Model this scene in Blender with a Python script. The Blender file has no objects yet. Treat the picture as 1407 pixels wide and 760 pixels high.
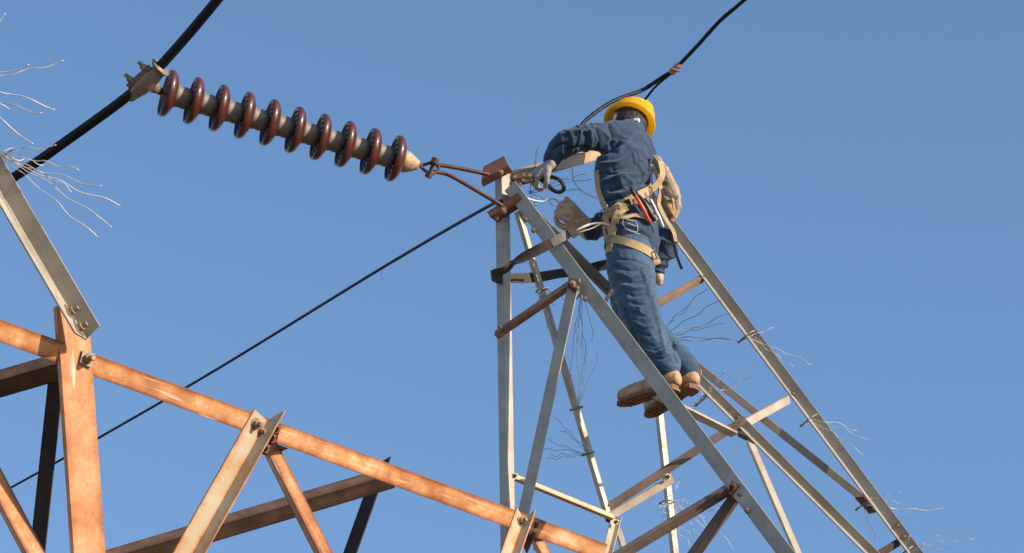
import bpy, bmesh, math, random
from mathutils import Vector, Matrix, noise
from mathutils.bvhtree import BVHTree
R_ = math.radians
random.seed(7)
scene = bpy.context.scene
COL = scene.collection

# ------------------------------------------------------------------ camera
FPX = 5006.0                       # focal length in photo pixels (1407 wide)
PITCH = R_(30)
CAM = Vector((0, 0, 1.65))
RT = Vector((1, 0, 0))
FW = Vector((0, math.cos(PITCH), math.sin(PITCH)))
UP = Vector((0, -math.sin(PITCH), math.cos(PITCH)))
cd = bpy.data.cameras.new('camera')
cd.sensor_width = 36
cd.lens = 36 * FPX / 1407
cd.clip_start = 0.1
cd.clip_end = 9000
cam = bpy.data.objects.new('camera', cd)
cam.location = CAM
cam.rotation_euler = (R_(90) + PITCH, 0, 0)
COL.objects.link(cam)
scene.camera = cam

# ------------------------------------------------------------------ light
def cv(r, u, c):                   # right, up, toward the camera -> world
    return RT * r + UP * u - FW * c
SUN = cv(.82, .53, .20).normalized()
elev = math.asin(SUN.z)
azim = math.atan2(SUN.x, SUN.y)
w = bpy.data.worlds.new('World')
scene.world = w
w.use_nodes = True
nt = w.node_tree
bg = nt.nodes['Background']
sky = nt.nodes.new('ShaderNodeTexSky')
sky.sky_type = 'NISHITA'
sky.sun_disc = False
sky.sun_elevation = elev
sky.sun_rotation = azim
sky.altitude = 300
sky.air_density = 1.12
sky.dust_density = 0.4
sky.ozone_density = 3.9
nt.links.new(sky.outputs[0], bg.inputs[0])
bg.inputs[1].default_value = 0.135
sl = bpy.data.lights.new('sun', 'SUN')
sl.energy = 4.2
sl.angle = R_(0.5)
sl.color = (1.0, .82, .60)
so = bpy.data.objects.new('sun', sl)
so.rotation_euler = SUN.to_track_quat('Z', 'Y').to_euler()
so.location = (0, 0, 40)
COL.objects.link(so)
vs = scene.view_settings
vs.view_transform = 'Standard'
vs.look = 'None'
vs.exposure = 0.62
vs.gamma = 1.0
scene.cycles.max_bounces = 6

# ------------------------------------------------------------------ helpers
def P(px, py, d):                  # a point seen in the photo, at its real distance d (m) along the view
    return CAM + FW * d + RT * ((px - 703.5) / FPX * d) + UP * ((380 - py) / FPX * d)
def PX(d=17.3):                    # metres per photo pixel at distance d
    return d / FPX
WORLD = {}                         # object -> its origin in the world (parents only translate)
def link(o, parent=None, origin=Vector((0, 0, 0)), rot=None):
    COL.objects.link(o)
    base = WORLD[parent.name] if parent else Vector((0, 0, 0))
    if parent: o.parent = parent
    o.location = origin - base
    if rot is not None:
        o.rotation_mode = 'QUATERNION'
        o.rotation_quaternion = rot
    WORLD[o.name] = origin.copy()
    return o
def tag(o, label=None, cat=None, group=None, kind=None):
    if label: o['label'] = label
    if cat: o['category'] = cat
    if group: o['group'] = group
    if kind: o['kind'] = kind
    return o
def thing(name, label, cat, origin, group=None):
    o = bpy.data.objects.new(name, None)
    o.empty_display_size = .1
    link(o, None, origin)
    return tag(o, label, cat, group)
def obj(name, bm, mat, parent=None, origin=None, smooth=False, label=None):
    if origin is None:
        origin = Vector((0, 0, 0))
        for v in bm.verts: origin += v.co
        origin /= max(1, len(bm.verts))
    for v in bm.verts: v.co -= origin
    me = bpy.data.meshes.new(name)
    bm.to_mesh(me); bm.free()
    me.materials.append(mat)
    if smooth:
        for p in me.polygons: p.use_smooth = True
    o = bpy.data.objects.new(name, me)
    link(o, parent, origin)
    if label: o['label'] = label
    return o
def catmull(pts, sub):
    n = len(pts)
    if n < 3 and sub > 1:
        return [pts[0].lerp(pts[1], i / sub) for i in range(sub + 1)]
    out = []
    for i in range(n - 1):
        p0 = pts[max(0, i - 1)]; p1 = pts[i]; p2 = pts[i + 1]; p3 = pts[min(n - 1, i + 2)]
        for k in range(sub):
            t = k / sub
            out.append(.5 * ((2 * p1) + (p2 - p0) * t + (2 * p0 - 5 * p1 + 4 * p2 - p3) * t * t + (3 * p1 - p0 - 3 * p2 + p3) * t ** 3))
    out.append(pts[-1].copy())
    return out
def frames(pts, ref=None):
    fr = []
    n = len(pts)
    t = (pts[1] - pts[0]).normalized()
    u = ref if ref is not None else (Vector((0, 0, 1)) if abs(t.z) < .9 else Vector((1, 0, 0)))
    for i in range(n):
        a = pts[max(0, i - 1)]; b = pts[min(n - 1, i + 1)]
        if (b - a).length > 1e-9: t = (b - a).normalized()
        base = ref if ref is not None else u
        u2 = base - t * base.dot(t)
        if u2.length < 1e-4: u2 = u - t * u.dot(t)
        u = u2.normalized()
        fr.append((t, u, t.cross(u)))
    return fr
def tube(bm, pts, rad, sides=8, lobes=0, lobe=.0, twist=0., ref=None, ratio=1., caps=True, round_caps=False):
    """sweep a (lobed, twisting, elliptic) section along pts; rad is a number or one per point"""
    rr = list(rad) if isinstance(rad, (list, tuple)) else [rad] * len(pts)
    pts = list(pts)
    if round_caps:
        for end in (0, -1):
            a = pts[end]; b = pts[1] if end == 0 else pts[-2]
            t = (a - b).normalized(); r = rr[end]
            for ang in (30, 60, 85):
                p = a + t * r * math.sin(R_(ang)); q = r * math.cos(R_(ang))
                if end == 0: pts.insert(0, p); rr.insert(0, q)
                else: pts.append(p); rr.append(q)
    fr = frames(pts, ref)
    rings = []
    L = 0
    for i, p in enumerate(pts):
        if i: L += (p - pts[i - 1]).length
        t, u, v = fr[i]
        ring = []
        for k in range(sides):
            a = 2 * math.pi * k / sides
            r = rr[i]
            if lobes: r *= 1 + lobe * abs(math.sin(lobes * a / 2)) - lobe * .5
            b = a + twist * L
            ring.append(bm.verts.new(p + u * (math.cos(b) * r * ratio) + v * (math.sin(b) * r)))
        rings.append(ring)
    for i in range(len(rings) - 1):
        for k in range(sides):
            bm.faces.new((rings[i][k], rings[i][(k + 1) % sides], rings[i + 1][(k + 1) % sides], rings[i + 1][k]))
    if caps:
        bm.faces.new(list(reversed(rings[0]))); bm.faces.new(rings[-1])
    return bm
def lathe(bm, prof, origin, axis, sides=32):
    """prof: list of (distance along axis, radius)"""
    ax = axis.normalized()
    u = ax.orthogonal().normalized(); v = ax.cross(u)
    rings = []
    for (h, r) in prof:
        if r < 1e-6:
            rings.append([bm.verts.new(origin + ax * h)] * sides); continue
        rings.append([bm.verts.new(origin + ax * h + u * (math.cos(2 * math.pi * k / sides) * r) + v * (math.sin(2 * math.pi * k / sides) * r)) for k in range(sides)])
    for i in range(len(rings) - 1):
        for k in range(sides):
            q = [rings[i][k], rings[i][(k + 1) % sides], rings[i + 1][(k + 1) % sides], rings[i + 1][k]]
            s = []
            for x in q:
                if x not in s: s.append(x)
            if len(s) > 2: bm.faces.new(s)
    return bm
def box(bm, c, x, y, z):           # centre and three half-vectors
    vs_ = [bm.verts.new(c + x * i + y * j + z * k) for i in (-1, 1) for j in (-1, 1) for k in (-1, 1)]
    for f in ((0, 1, 3, 2), (4, 6, 7, 5), (0, 4, 5, 1), (2, 3, 7, 6), (0, 2, 6, 4), (1, 5, 7, 3)):
        bm.faces.new([vs_[i] for i in f])
    return bm
def plate_bm(pts, normal, t):      # polygon with thickness t (extruded along normal)
    bm = bmesh.new()
    a = [bm.verts.new(p) for p in pts]; b = [bm.verts.new(p + normal * t) for p in pts]
    n = len(pts)
    bm.faces.new(a); bm.faces.new(list(reversed(b)))
    for i in range(n): bm.faces.new((a[i], b[i], b[(i + 1) % n], a[(i + 1) % n]))
    bmesh.ops.recalc_face_normals(bm, faces=bm.faces[:])
    return bm
def ribbon(bm, pts, nrm, width, thick):
    fr = []
    n = len(pts)
    rings = []
    for i in range(n):
        a = pts[max(0, i - 1)]; b = pts[min(n - 1, i + 1)]
        t = (b - a).normalized(); s = t.cross(nrm[i]).normalized(); nn = s.cross(t).normalized()
        wd = width[i] if isinstance(width, (list, tuple)) else width
        rings.append([bm.verts.new(pts[i] + s * (sx * wd / 2) + nn * (sy * thick / 2)) for sx, sy in ((-1, -1), (1, -1), (1, 1), (-1, 1))])
    for i in range(n - 1):
        for k in range(4):
            bm.faces.new((rings[i][k], rings[i][(k + 1) % 4], rings[i + 1][(k + 1) % 4], rings[i + 1][k]))
    bm.faces.new(list(reversed(rings[0]))); bm.faces.new(rings[-1])
    bmesh.ops.recalc_face_normals(bm, faces=bm.faces[:])
    return bm

# ------------------------------------------------------------------ materials
def new_mat(name):
    m = bpy.data.materials.new(name); m.use_nodes = True
    n = m.node_tree; b = n.nodes['Principled BSDF']
    return m, n, b
def ramp(n, stops):
    r = n.nodes.new('ShaderNodeValToRGB')
    e = r.color_ramp.elements
    while len(e) < len(stops): e.new(.5)
    for i, (p, c) in enumerate(stops):
        e[i].position = p; e[i].color = (*c, 1)
    return r
def noise_node(n, coord, scale, detail=6, rough=.6, stretch=(1, 1, 1)):
    mp = n.nodes.new('ShaderNodeMapping'); mp.inputs['Scale'].default_value = stretch
    n.links.new(coord, mp.inputs[0])
    t = n.nodes.new('ShaderNodeTexNoise'); t.inputs['Scale'].default_value = scale
    t.inputs['Detail'].default_value = detail; t.inputs['Roughness'].default_value = rough
    n.links.new(mp.outputs[0], t.inputs[0])
    return t
def mathn(n, op, a, b=None, clamp=False):
    m = n.nodes.new('ShaderNodeMath'); m.operation = op; m.use_clamp = clamp
    for i, x in enumerate((a, b)):
        if x is None: continue
        if isinstance(x, (int, float)): m.inputs[i].default_value = x
        else: n.links.new(x, m.inputs[i])
    return m.outputs[0]
def bump(n, b, height, strength, dist=.003):
    bp = n.nodes.new('ShaderNodeBump'); bp.inputs['Strength'].default_value = strength
    bp.inputs['Distance'].default_value = dist
    n.links.new(height, bp.inputs['Height']); n.links.new(bp.outputs[0], b.inputs['Normal'])
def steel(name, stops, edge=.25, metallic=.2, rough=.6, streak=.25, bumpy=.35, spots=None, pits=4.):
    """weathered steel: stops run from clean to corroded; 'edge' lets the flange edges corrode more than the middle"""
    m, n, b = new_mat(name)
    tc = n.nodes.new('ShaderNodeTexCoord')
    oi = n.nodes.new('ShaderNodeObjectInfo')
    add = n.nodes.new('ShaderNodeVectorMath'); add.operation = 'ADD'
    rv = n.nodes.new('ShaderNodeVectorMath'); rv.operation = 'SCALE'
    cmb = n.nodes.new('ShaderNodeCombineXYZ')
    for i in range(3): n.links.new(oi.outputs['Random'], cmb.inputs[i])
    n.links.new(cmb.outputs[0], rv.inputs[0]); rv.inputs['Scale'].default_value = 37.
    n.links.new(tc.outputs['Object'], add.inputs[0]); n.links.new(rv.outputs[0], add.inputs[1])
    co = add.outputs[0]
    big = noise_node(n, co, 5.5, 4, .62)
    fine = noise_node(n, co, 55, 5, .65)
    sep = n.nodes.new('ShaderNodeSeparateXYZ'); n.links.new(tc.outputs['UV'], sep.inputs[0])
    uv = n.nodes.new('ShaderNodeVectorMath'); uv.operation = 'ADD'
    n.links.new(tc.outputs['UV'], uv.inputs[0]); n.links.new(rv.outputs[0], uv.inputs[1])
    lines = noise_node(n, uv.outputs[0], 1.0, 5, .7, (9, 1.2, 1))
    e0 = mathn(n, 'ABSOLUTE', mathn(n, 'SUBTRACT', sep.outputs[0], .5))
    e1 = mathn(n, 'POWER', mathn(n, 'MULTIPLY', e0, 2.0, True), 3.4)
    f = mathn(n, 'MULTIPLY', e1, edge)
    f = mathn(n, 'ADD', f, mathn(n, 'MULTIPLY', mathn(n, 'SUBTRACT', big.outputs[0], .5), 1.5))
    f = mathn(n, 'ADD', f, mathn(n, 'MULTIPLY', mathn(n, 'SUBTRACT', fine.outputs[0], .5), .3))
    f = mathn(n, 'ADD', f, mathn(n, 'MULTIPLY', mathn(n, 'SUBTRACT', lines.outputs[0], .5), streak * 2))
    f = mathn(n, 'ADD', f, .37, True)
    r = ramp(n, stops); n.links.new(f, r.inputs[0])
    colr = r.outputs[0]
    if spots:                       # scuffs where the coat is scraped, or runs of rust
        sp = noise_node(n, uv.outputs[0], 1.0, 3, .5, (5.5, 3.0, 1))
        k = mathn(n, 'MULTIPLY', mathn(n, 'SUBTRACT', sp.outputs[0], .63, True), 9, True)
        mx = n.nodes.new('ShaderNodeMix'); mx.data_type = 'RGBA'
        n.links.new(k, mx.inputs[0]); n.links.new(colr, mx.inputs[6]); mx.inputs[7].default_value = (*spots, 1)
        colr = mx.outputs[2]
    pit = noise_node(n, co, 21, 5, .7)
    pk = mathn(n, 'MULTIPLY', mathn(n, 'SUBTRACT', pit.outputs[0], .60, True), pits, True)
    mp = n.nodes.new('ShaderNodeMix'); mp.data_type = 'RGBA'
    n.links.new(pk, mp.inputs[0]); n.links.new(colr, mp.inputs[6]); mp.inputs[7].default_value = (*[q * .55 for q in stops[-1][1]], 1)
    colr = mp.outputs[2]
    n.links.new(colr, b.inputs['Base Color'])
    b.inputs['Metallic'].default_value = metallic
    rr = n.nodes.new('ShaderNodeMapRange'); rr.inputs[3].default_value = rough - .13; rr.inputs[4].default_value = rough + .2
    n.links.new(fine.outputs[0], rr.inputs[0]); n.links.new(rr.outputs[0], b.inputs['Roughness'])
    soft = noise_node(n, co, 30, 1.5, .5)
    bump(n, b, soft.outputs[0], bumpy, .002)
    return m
GALV = steel('galvanised_steel', [(.1, (.45, .405, .345)), (.5, (.34, .305, .255)), (.85, (.26, .22, .17)), (1, (.22, .13, .08))], .12, .08, .55, .3, .1)
GALVB = steel('brown_stained_galvanised_steel', [(.1, (.36, .335, .305)), (.5, (.285, .26, .235)), (.8, (.215, .18, .15)), (1, (.17, .10, .065))], .2, .08, .6, .3, .1)
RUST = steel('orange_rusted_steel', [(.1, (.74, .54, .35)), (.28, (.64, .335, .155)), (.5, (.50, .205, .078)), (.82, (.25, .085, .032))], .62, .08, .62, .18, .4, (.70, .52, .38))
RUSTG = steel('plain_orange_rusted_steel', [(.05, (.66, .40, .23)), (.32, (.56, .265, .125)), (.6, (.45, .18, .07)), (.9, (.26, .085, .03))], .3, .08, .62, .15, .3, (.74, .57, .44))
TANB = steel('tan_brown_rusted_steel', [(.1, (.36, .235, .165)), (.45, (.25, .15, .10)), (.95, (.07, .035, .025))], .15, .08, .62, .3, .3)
GRYB = steel('shade_grey_brown_steel', [(.1, (.22, .17, .145)), (.45, (.145, .105, .09)), (.95, (.06, .035, .03))], .15, .1, .6, .35, .25)  # grey-brown with the shade on these struts and braces put into its colour
CREAM = steel('sunlit_weathered_galvanised_steel', [(.1, (.50, .44, .36)), (.45, (.40, .33, .26)), (.72, (.33, .21, .13)), (.95, (.22, .10, .05))], .2, .2, .5, .3, .25)  # lighter copy of the galvanised steel, with sunlight put into its colour
PALE = steel('half_rusted_steel', [(.1, (.50, .44, .34)), (.42, (.48, .36, .24)), (.7, (.48, .23, .10)), (.98, (.26, .10, .045))], .4, .15, .6, .2, .35)
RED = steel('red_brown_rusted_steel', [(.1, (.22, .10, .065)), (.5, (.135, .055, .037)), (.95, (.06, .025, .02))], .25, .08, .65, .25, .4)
DARK = steel('shade_dark_rusted_steel', [(.1, (.05, .026, .02)), (.5, (.03, .016, .013)), (.95, (.015, .009, .008))], .1, 0, .85, .3, .3)  # rust colour taken nearly black to carry the shade on the rear braces
BRN = steel('shade_brown_rusted_steel', [(.1, (.17, .105, .07)), (.45, (.095, .052, .034)), (.95, (.025, .015, .012))], .35, .1, .62, .3, .35)  # rust darkened so that the unlit struts read as shaded
BOLT = steel('bolt_steel', [(.1, (.42, .36, .28)), (.5, (.28, .20, .14)), (.95, (.16, .07, .04))], .1, .4, .45, .2, .3)
def simple(name, colr, rough=.6, metallic=0, var=.25, scale=40, bumpy=.2, coat=0, spec=.5, bscale=None, bdist=.003):
    m, n, b = new_mat(name)
    tc = n.nodes.new('ShaderNodeTexCoord')
    t = noise_node(n, tc.outputs['Object'], scale, 5, .6)
    lo = tuple(c * (1 - var) for c in colr); hi = tuple(min(1, c * (1 + var)) for c in colr)
    r = ramp(n, [(.3, lo), (.7, hi)]); n.links.new(t.outputs[0], r.inputs[0])
    n.links.new(r.outputs[0], b.inputs['Base Color'])
    b.inputs['Roughness'].default_value = rough; b.inputs['Metallic'].default_value = metallic
    b.inputs['Coat Weight'].default_value = coat; b.inputs['Coat Roughness'].default_value = .12
    b.inputs['Specular IOR Level'].default_value = spec
    h = noise_node(n, tc.outputs['Object'], bscale or scale, 1.5, .5)
    if bumpy: bump(n, b, h.outputs[0], bumpy, bdist)
    return m
WIRE = simple('pale_spike_wire', (.62, .57, .52), .5, .3, .25, 60, 0)
WIRED = simple('dark_spike_wire', (.15, .135, .135), .6, .2, .3, 60, 0)
CABLE = simple('weathered_black_cable', (.011, .011, .016), .55, .1, .4, 90, .2, spec=.3)
PORC = simple('brown_glazed_porcelain', (.082, .021, .016), .38, 0, .3, 18, .05, .15)
CAPM = simple('grey_cast_iron_cap', (.20, .175, .15), .6, .2, .3, 50, .4)  # cap iron darkened for the shade of the neighbouring disc
CAPE = simple('sunlit_cap_iron', (.43, .30, .19), .6, .1, .3, 45, .4)  # same cap iron in a sunlit tone, for the end cap no disc shadows
CAST = simple('brown_weathered_casting', (.25, .185, .15), .55, .25, .35, 60, .4)
STRAPB = simple('brown_black_webbing', (.045, .034, .028), .75, 0, .35, 70, .4)
STRAPT = simple('tan_webbing', (.44, .31, .175), .8, 0, .25, 130, .5)
GREYW = simple('grey_webbing', (.19, .18, .17), .75, 0, .25, 90, .4)
LEATH = simple('tan_boot_leather', (.44, .28, .165), .6, 0, .4, 26, .35, bscale=90)
SOLE = simple('brown_rubber_sole', (.19, .095, .05), .75, 0, .35, 60, .4)
GLOVE = simple('beige_leather_glove', (.56, .42, .30), .7, 0, .28, 45, .5, bscale=70)
GLOVEG = simple('grey_work_glove', (.31, .27, .25), .75, 0, .3, 60, .5)
SKIN = simple('brown_skin', (.20, .10, .065), .55, 0, .15, 60, .1)
HAIR = simple('black_hair', (.018, .015, .017), .7, 0, .3, 200, .5)
BLACK = simple('black_plastic', (.02, .02, .022), .4, 0, .3, 60, .1)
REDH = simple('red_orange_grip', (.72, .10, .035), .4, 0, .12, 60, .1)
STEELT = simple('bright_tool_steel', (.55, .55, .56), .35, .7, .1, 60, .1)
DULL = simple('dull_tool_steel', (.16, .155, .15), .45, .4, .2, 60, .1)
WHITEP = simple('white_reflective_patch', (.75, .74, .72), .3, 0, .1, 60, 0)
STITCH = simple('pale_blue_stitching', (.42, .45, .48), .8, 0, .15, 200, 0)
COPPER = simple('pinkish_copper_sleeve', (.36, .19, .155), .5, .3, .3, 80, .3)
BAG = simple('tan_leather_pouch', (.40, .255, .15), .7, 0, .35, 30, .5, bscale=60)
NAVY = simple('navy_bag_cloth', (.022, .04, .075), .85, 0, .35, 40, .5)
def denim(name, base, light):
    m, n, b = new_mat(name)
    tc = n.nodes.new('ShaderNodeTexCoord')
    a = noise_node(n, tc.outputs['Object'], 7, 5, .65)
    c = noise_node(n, tc.outputs['Object'], 130, 3, .6, (1, 1, .35))
    f = mathn(n, 'ADD', mathn(n, 'MULTIPLY', a.outputs[0], .8), mathn(n, 'MULTIPLY', c.outputs[0], .35))
    r = ramp(n, [(.4, base), (.75, light)]); n.links.new(f, r.inputs[0])
    n.links.new(r.outputs[0], b.inputs['Base Color'])
    b.inputs['Roughness'].default_value = .85
    b.inputs['Sheen Weight'].default_value = .15
    d = noise_node(n, tc.outputs['Object'], 26, 2, .5, (1, 1, 1.6))
    bump(n, b, d.outputs[0], .5, .010)
    return m
JACKM = denim('blue_denim_jacket_cloth', (.006, .021, .056), (.024, .062, .128))
TROUM = denim('blue_denim_trouser_cloth', (.013, .041, .09), (.050, .112, .19))
def hat_mat():
    m, n, b = new_mat('yellow_hat_plastic')
    b.inputs['Base Color'].default_value = (.96, .60, .03, 1)
    b.inputs['Roughness'].default_value = .35
    tr = n.nodes.new('ShaderNodeBsdfTranslucent'); tr.inputs[0].default_value = (1.0, .72, .06, 1)
    mx = n.nodes.new('ShaderNodeMixShader'); mx.inputs[0].default_value = .5
    tc = n.nodes.new('ShaderNodeTexCoord'); t = noise_node(n, tc.outputs['Object'], 60, 4, .6)
    bump(n, b, t.outputs[0], .08, .002)
    n.links.new(b.outputs[0], mx.inputs[1]); n.links.new(tr.outputs[0], mx.inputs[2])
    n.links.new(mx.outputs[0], n.nodes['Material Output'].inputs['Surface'])
    return m
HATM = hat_mat()
def ground_mat():
    m, n, b = new_mat('dry_grassland')
    tc = n.nodes.new('ShaderNodeTexCoord')
    t = noise_node(n, tc.outputs['Object'], .15, 8, .65)
    r = ramp(n, [(.3, (.12, .09, .055)), (.55, (.18, .135, .085)), (.75, (.24, .18, .12))])
    n.links.new(t.outputs[0], r.inputs[0]); n.links.new(r.outputs[0], b.inputs['Base Color'])
    b.inputs['Roughness'].default_value = .95
    return m

# ------------------------------------------------------------------ ground
bm = bmesh.new()
bmesh.ops.create_grid(bm, x_segments=40, y_segments=40, size=3000)
g = obj('ground', bm, ground_mat(), None, Vector((0, 0, 0)))
tag(g, 'dry grassland the tower stands on', 'ground', kind='structure')

# ------------------------------------------------------------------ steel tower
tower = thing('lattice_tower', 'steel lattice power tower with a rusty orange crossarm and grey angle iron peak', 'tower', Vector((P(697, 760, 16.5).x, P(697, 760, 16.5).y, 0)))
BARS = {}
def bar_frame(p0, p1):
    ax = (p1 - p0).normalized()
    v = ((p0 + p1) / 2 - CAM).normalized()
    s = ax.cross(v).normalized()
    if s.dot(RT) < 0: s = -s
    c = s.cross(ax).normalized()
    if c.dot(v) > 0: c = -c
    return ax, s, c
def bar(name, a, b, wA, wB, phi, sg, mat, t=.0075, e0=(0, 0, 0), e1=(0, 0, 0), parent=None, label=None, key=None, proj=0, shift=0):
    """L-section angle iron, heel along a->b (photo px, distance). Flange B leaves the heel at angle phi
    (0 = to the right across the view, 90 = toward the viewer); flange A is square to it, sg picks the side.
    wA, wB: real flange widths in photo px at a's distance. e0, e1: end offsets of heel, A tip, B tip (px)."""
    p0 = P(*a); p1 = P(*b)
    ax, s, c = bar_frame(p0, p1)
    k = PX((a[2] + b[2]) / 2)
    p0 = p0 + s * shift * k; p1 = p1 + s * shift * k
    if isinstance(phi, tuple):      # turned relative to the sun: 0 = flange B edge-on to the sunlight
        phi = math.degrees(math.atan2(SUN.dot(c), SUN.dot(s))) + phi[0]
    f = R_(phi)
    if proj:                        # widths were measured as seen
        wA = min(wA / max(.15, abs(math.sin(f))), proj * wB); wB = wB / max(.3, abs(math.cos(f)))
    dB = s * math.cos(f) + c * math.sin(f)
    dA = (c * math.cos(f) - s * math.sin(f)) * sg
    WA, WB = wA * k, wB * k
    t = min(t, WB * .3)
    if WA < 1e-4:   # flat bar
        sec = [(0, 0), (WB, 0), (WB, -t), (0, -t)]
        ext = [0, 2, 2, 0]
        us = [0, 1, 1, 0]
    else:
        sec = [(0, 0), (WB * .5, 0), (WB, 0), (WB, t), (WB * .5, t), (t, t), (t, WA * .5), (t, WA), (0, WA), (0, WA * .5)]
        ext = [0, 0, 2, 2, 0, 0, 0, 1, 1, 0]
        us = [0, .5, 1, 1, .5, 0, .5, 1, 1, .5]
    bm = bmesh.new()
    uvl = bm.loops.layers.uv.new('UVMap')
    L = (p1 - p0).length
    ns = max(2, int(L / .35))
    rings = []
    for i in range(ns + 1):
        q = i / ns
        ring = []
        for (x, y), e in zip(sec, ext):
            off = 0
            fx = (x / WB if e != 1 else y / max(WA, 1e-6))
            o0 = e0[0] + (e0[e] - e0[0]) * fx if e else (e0[0] + (e0[2] - e0[0]) * x / WB if x > t else (e0[0] + (e0[1] - e0[0]) * y / max(WA, 1e-6)))
            o1 = e1[0] + (e1[e] - e1[0]) * fx if e else (e1[0] + (e1[2] - e1[0]) * x / WB if x > t else (e1[0] + (e1[1] - e1[0]) * y / max(WA, 1e-6)))
            if i == 0: off = -o0 * k
            if i == ns: off = o1 * k
            ring.append(bm.verts.new(p0 + ax * (L * q + off) + dB * x + dA * y))
        rings.append((ring, q * L))
    n = len(sec)
    for i in range(ns):
        for j in range(n):
            j2 = (j + 1) % n
            fc = bm.faces.new((rings[i][0][j], rings[i][0][j2], rings[i + 1][0][j2], rings[i + 1][0][j]))
            for lp, uvv in zip(fc.loops, ((us[j], rings[i][1]), (us[j2], rings[i][1]), (us[j2], rings[i + 1][1]), (us[j], rings[i + 1][1]))):
                lp[uvl].uv = uvv
    bm.faces.new(list(reversed(rings[0][0]))); bm.faces.new(rings[-1][0])
    bmesh.ops.recalc_face_normals(bm, faces=bm.faces[:])
    o = obj(name, bm, mat, parent or tower, (p0 + p1) / 2, label=label)
    md = o.modifiers.new('edge', 'BEVEL'); md.width = .0016; md.segments = 2; md.limit_method = 'ANGLE'; md.angle_limit = R_(40)
    info = dict(o=o, p0=p0, p1=p1, ax=ax, s=s, c=c, dA=dA, dB=dB, k=k, WA=WA, WB=WB)
    if key: BARS[key] = info
    return info
BOLTME = {}
def bolt(parent, pos, nrm, size=.011, washer='round', length=1.6, mat=None):
    """hex nut on a threaded end, over a washer"""
    mat = mat or BOLT
    key = (washer, length, mat.name)
    if key not in BOLTME:
        bm = bmesh.new()
        Z = Vector((0, 0, 1))
        if washer == 'square':
            box(bm, Z * .12, Vector((1.75, 0, 0)), Vector((0, 1.75, 0)), Z * .12)
        else:
            lathe(bm, [(0, 0), (0, 1.75), (.22, 1.75), (.22, 0)], Vector(), Z, 14)
        lathe(bm, [(.24, 0), (.24, 1.25), (1.25, 1.25), (1.35, 1.1), (1.35, 0)], Vector(), Z, 6)
        lathe(bm, [(1.3, .72), (1.3 + length * .75, .72), (1.3 + length * .8, .6), (1.3 + length * .8, 0)], Vector(), Z, 10)
        bmesh.ops.recalc_face_normals(bm, faces=bm.faces[:])
        me = bpy.data.meshes.new('bolt'); bm.to_mesh(me); bm.free(); me.materials.append(mat)
        BOLTME[key] = me
    o = bpy.data.objects.new('bolt', BOLTME[key])
    rot = nrm.to_track_quat('Z', 'Y')
    link(o, parent, pos, rot)
    o.scale = (size,) * 3
    return o
def on_flange(inf, px, py, which='B', lift=.0):
    """point on the plane of flange A or B that is seen at photo pixel px, py, with the normal that faces the viewer"""
    nrm = inf['dA'] if which == 'B' else inf['dB']
    d = (P(px, py, 10) - CAM).normalized()
    if nrm.dot(d) > 0: nrm = -nrm
    t = (inf['p0'] - CAM).dot(nrm) / d.dot(nrm)
    return CAM + d * t + nrm * lift, nrm

# --- rusty crossarm
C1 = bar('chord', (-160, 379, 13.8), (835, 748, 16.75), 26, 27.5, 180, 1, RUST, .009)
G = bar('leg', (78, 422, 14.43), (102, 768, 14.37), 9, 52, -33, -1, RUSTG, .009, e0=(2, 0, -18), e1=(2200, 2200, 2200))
H = bar('brace', (-112, 74, 14.5), (118, 468, 14.42), 10.5, 27, (-2.5,), 1, GALV, .008, e1=(0, -13, -7), label='grey angle brace bolted on top of the rusty leg', proj=1.3)
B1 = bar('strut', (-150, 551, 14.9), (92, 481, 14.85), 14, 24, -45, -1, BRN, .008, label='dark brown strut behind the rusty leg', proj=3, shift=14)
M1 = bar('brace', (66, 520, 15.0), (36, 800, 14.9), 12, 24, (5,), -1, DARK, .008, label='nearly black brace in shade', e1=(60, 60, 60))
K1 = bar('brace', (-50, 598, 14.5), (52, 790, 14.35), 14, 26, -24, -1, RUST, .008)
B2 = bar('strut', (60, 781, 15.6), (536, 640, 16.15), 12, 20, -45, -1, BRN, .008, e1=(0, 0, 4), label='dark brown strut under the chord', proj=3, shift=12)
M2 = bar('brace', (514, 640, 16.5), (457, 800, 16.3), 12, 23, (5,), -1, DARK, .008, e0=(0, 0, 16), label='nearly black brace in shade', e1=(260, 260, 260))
N1 = bar('brace', (367, 579, 15.12), (222, 836, 14.75), 25, 16, (-1.5,), 1, PALE, .008, e0=(0, -2, 20), label='half rusted brace with a pointed flange', proj=2.4, e1=(35, 35, 35))
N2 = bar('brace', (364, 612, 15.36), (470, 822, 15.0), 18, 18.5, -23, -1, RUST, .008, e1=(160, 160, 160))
N3 = bar('brace', (719, 716, 16.2), (690, 800, 15.9), 16, 12, (-1.5,), 1, PALE, .007, e0=(0, 6, 15), label='half rusted brace with a pointed flange', proj=2.2, e1=(260, 260, 260))
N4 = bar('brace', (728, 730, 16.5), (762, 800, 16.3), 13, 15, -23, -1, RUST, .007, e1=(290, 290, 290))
C2 = bar('chord', (-160, 715, 13.55), (835, 1084, 16.3), 26, 27.5, 180, 1, RUST, .009)
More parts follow.
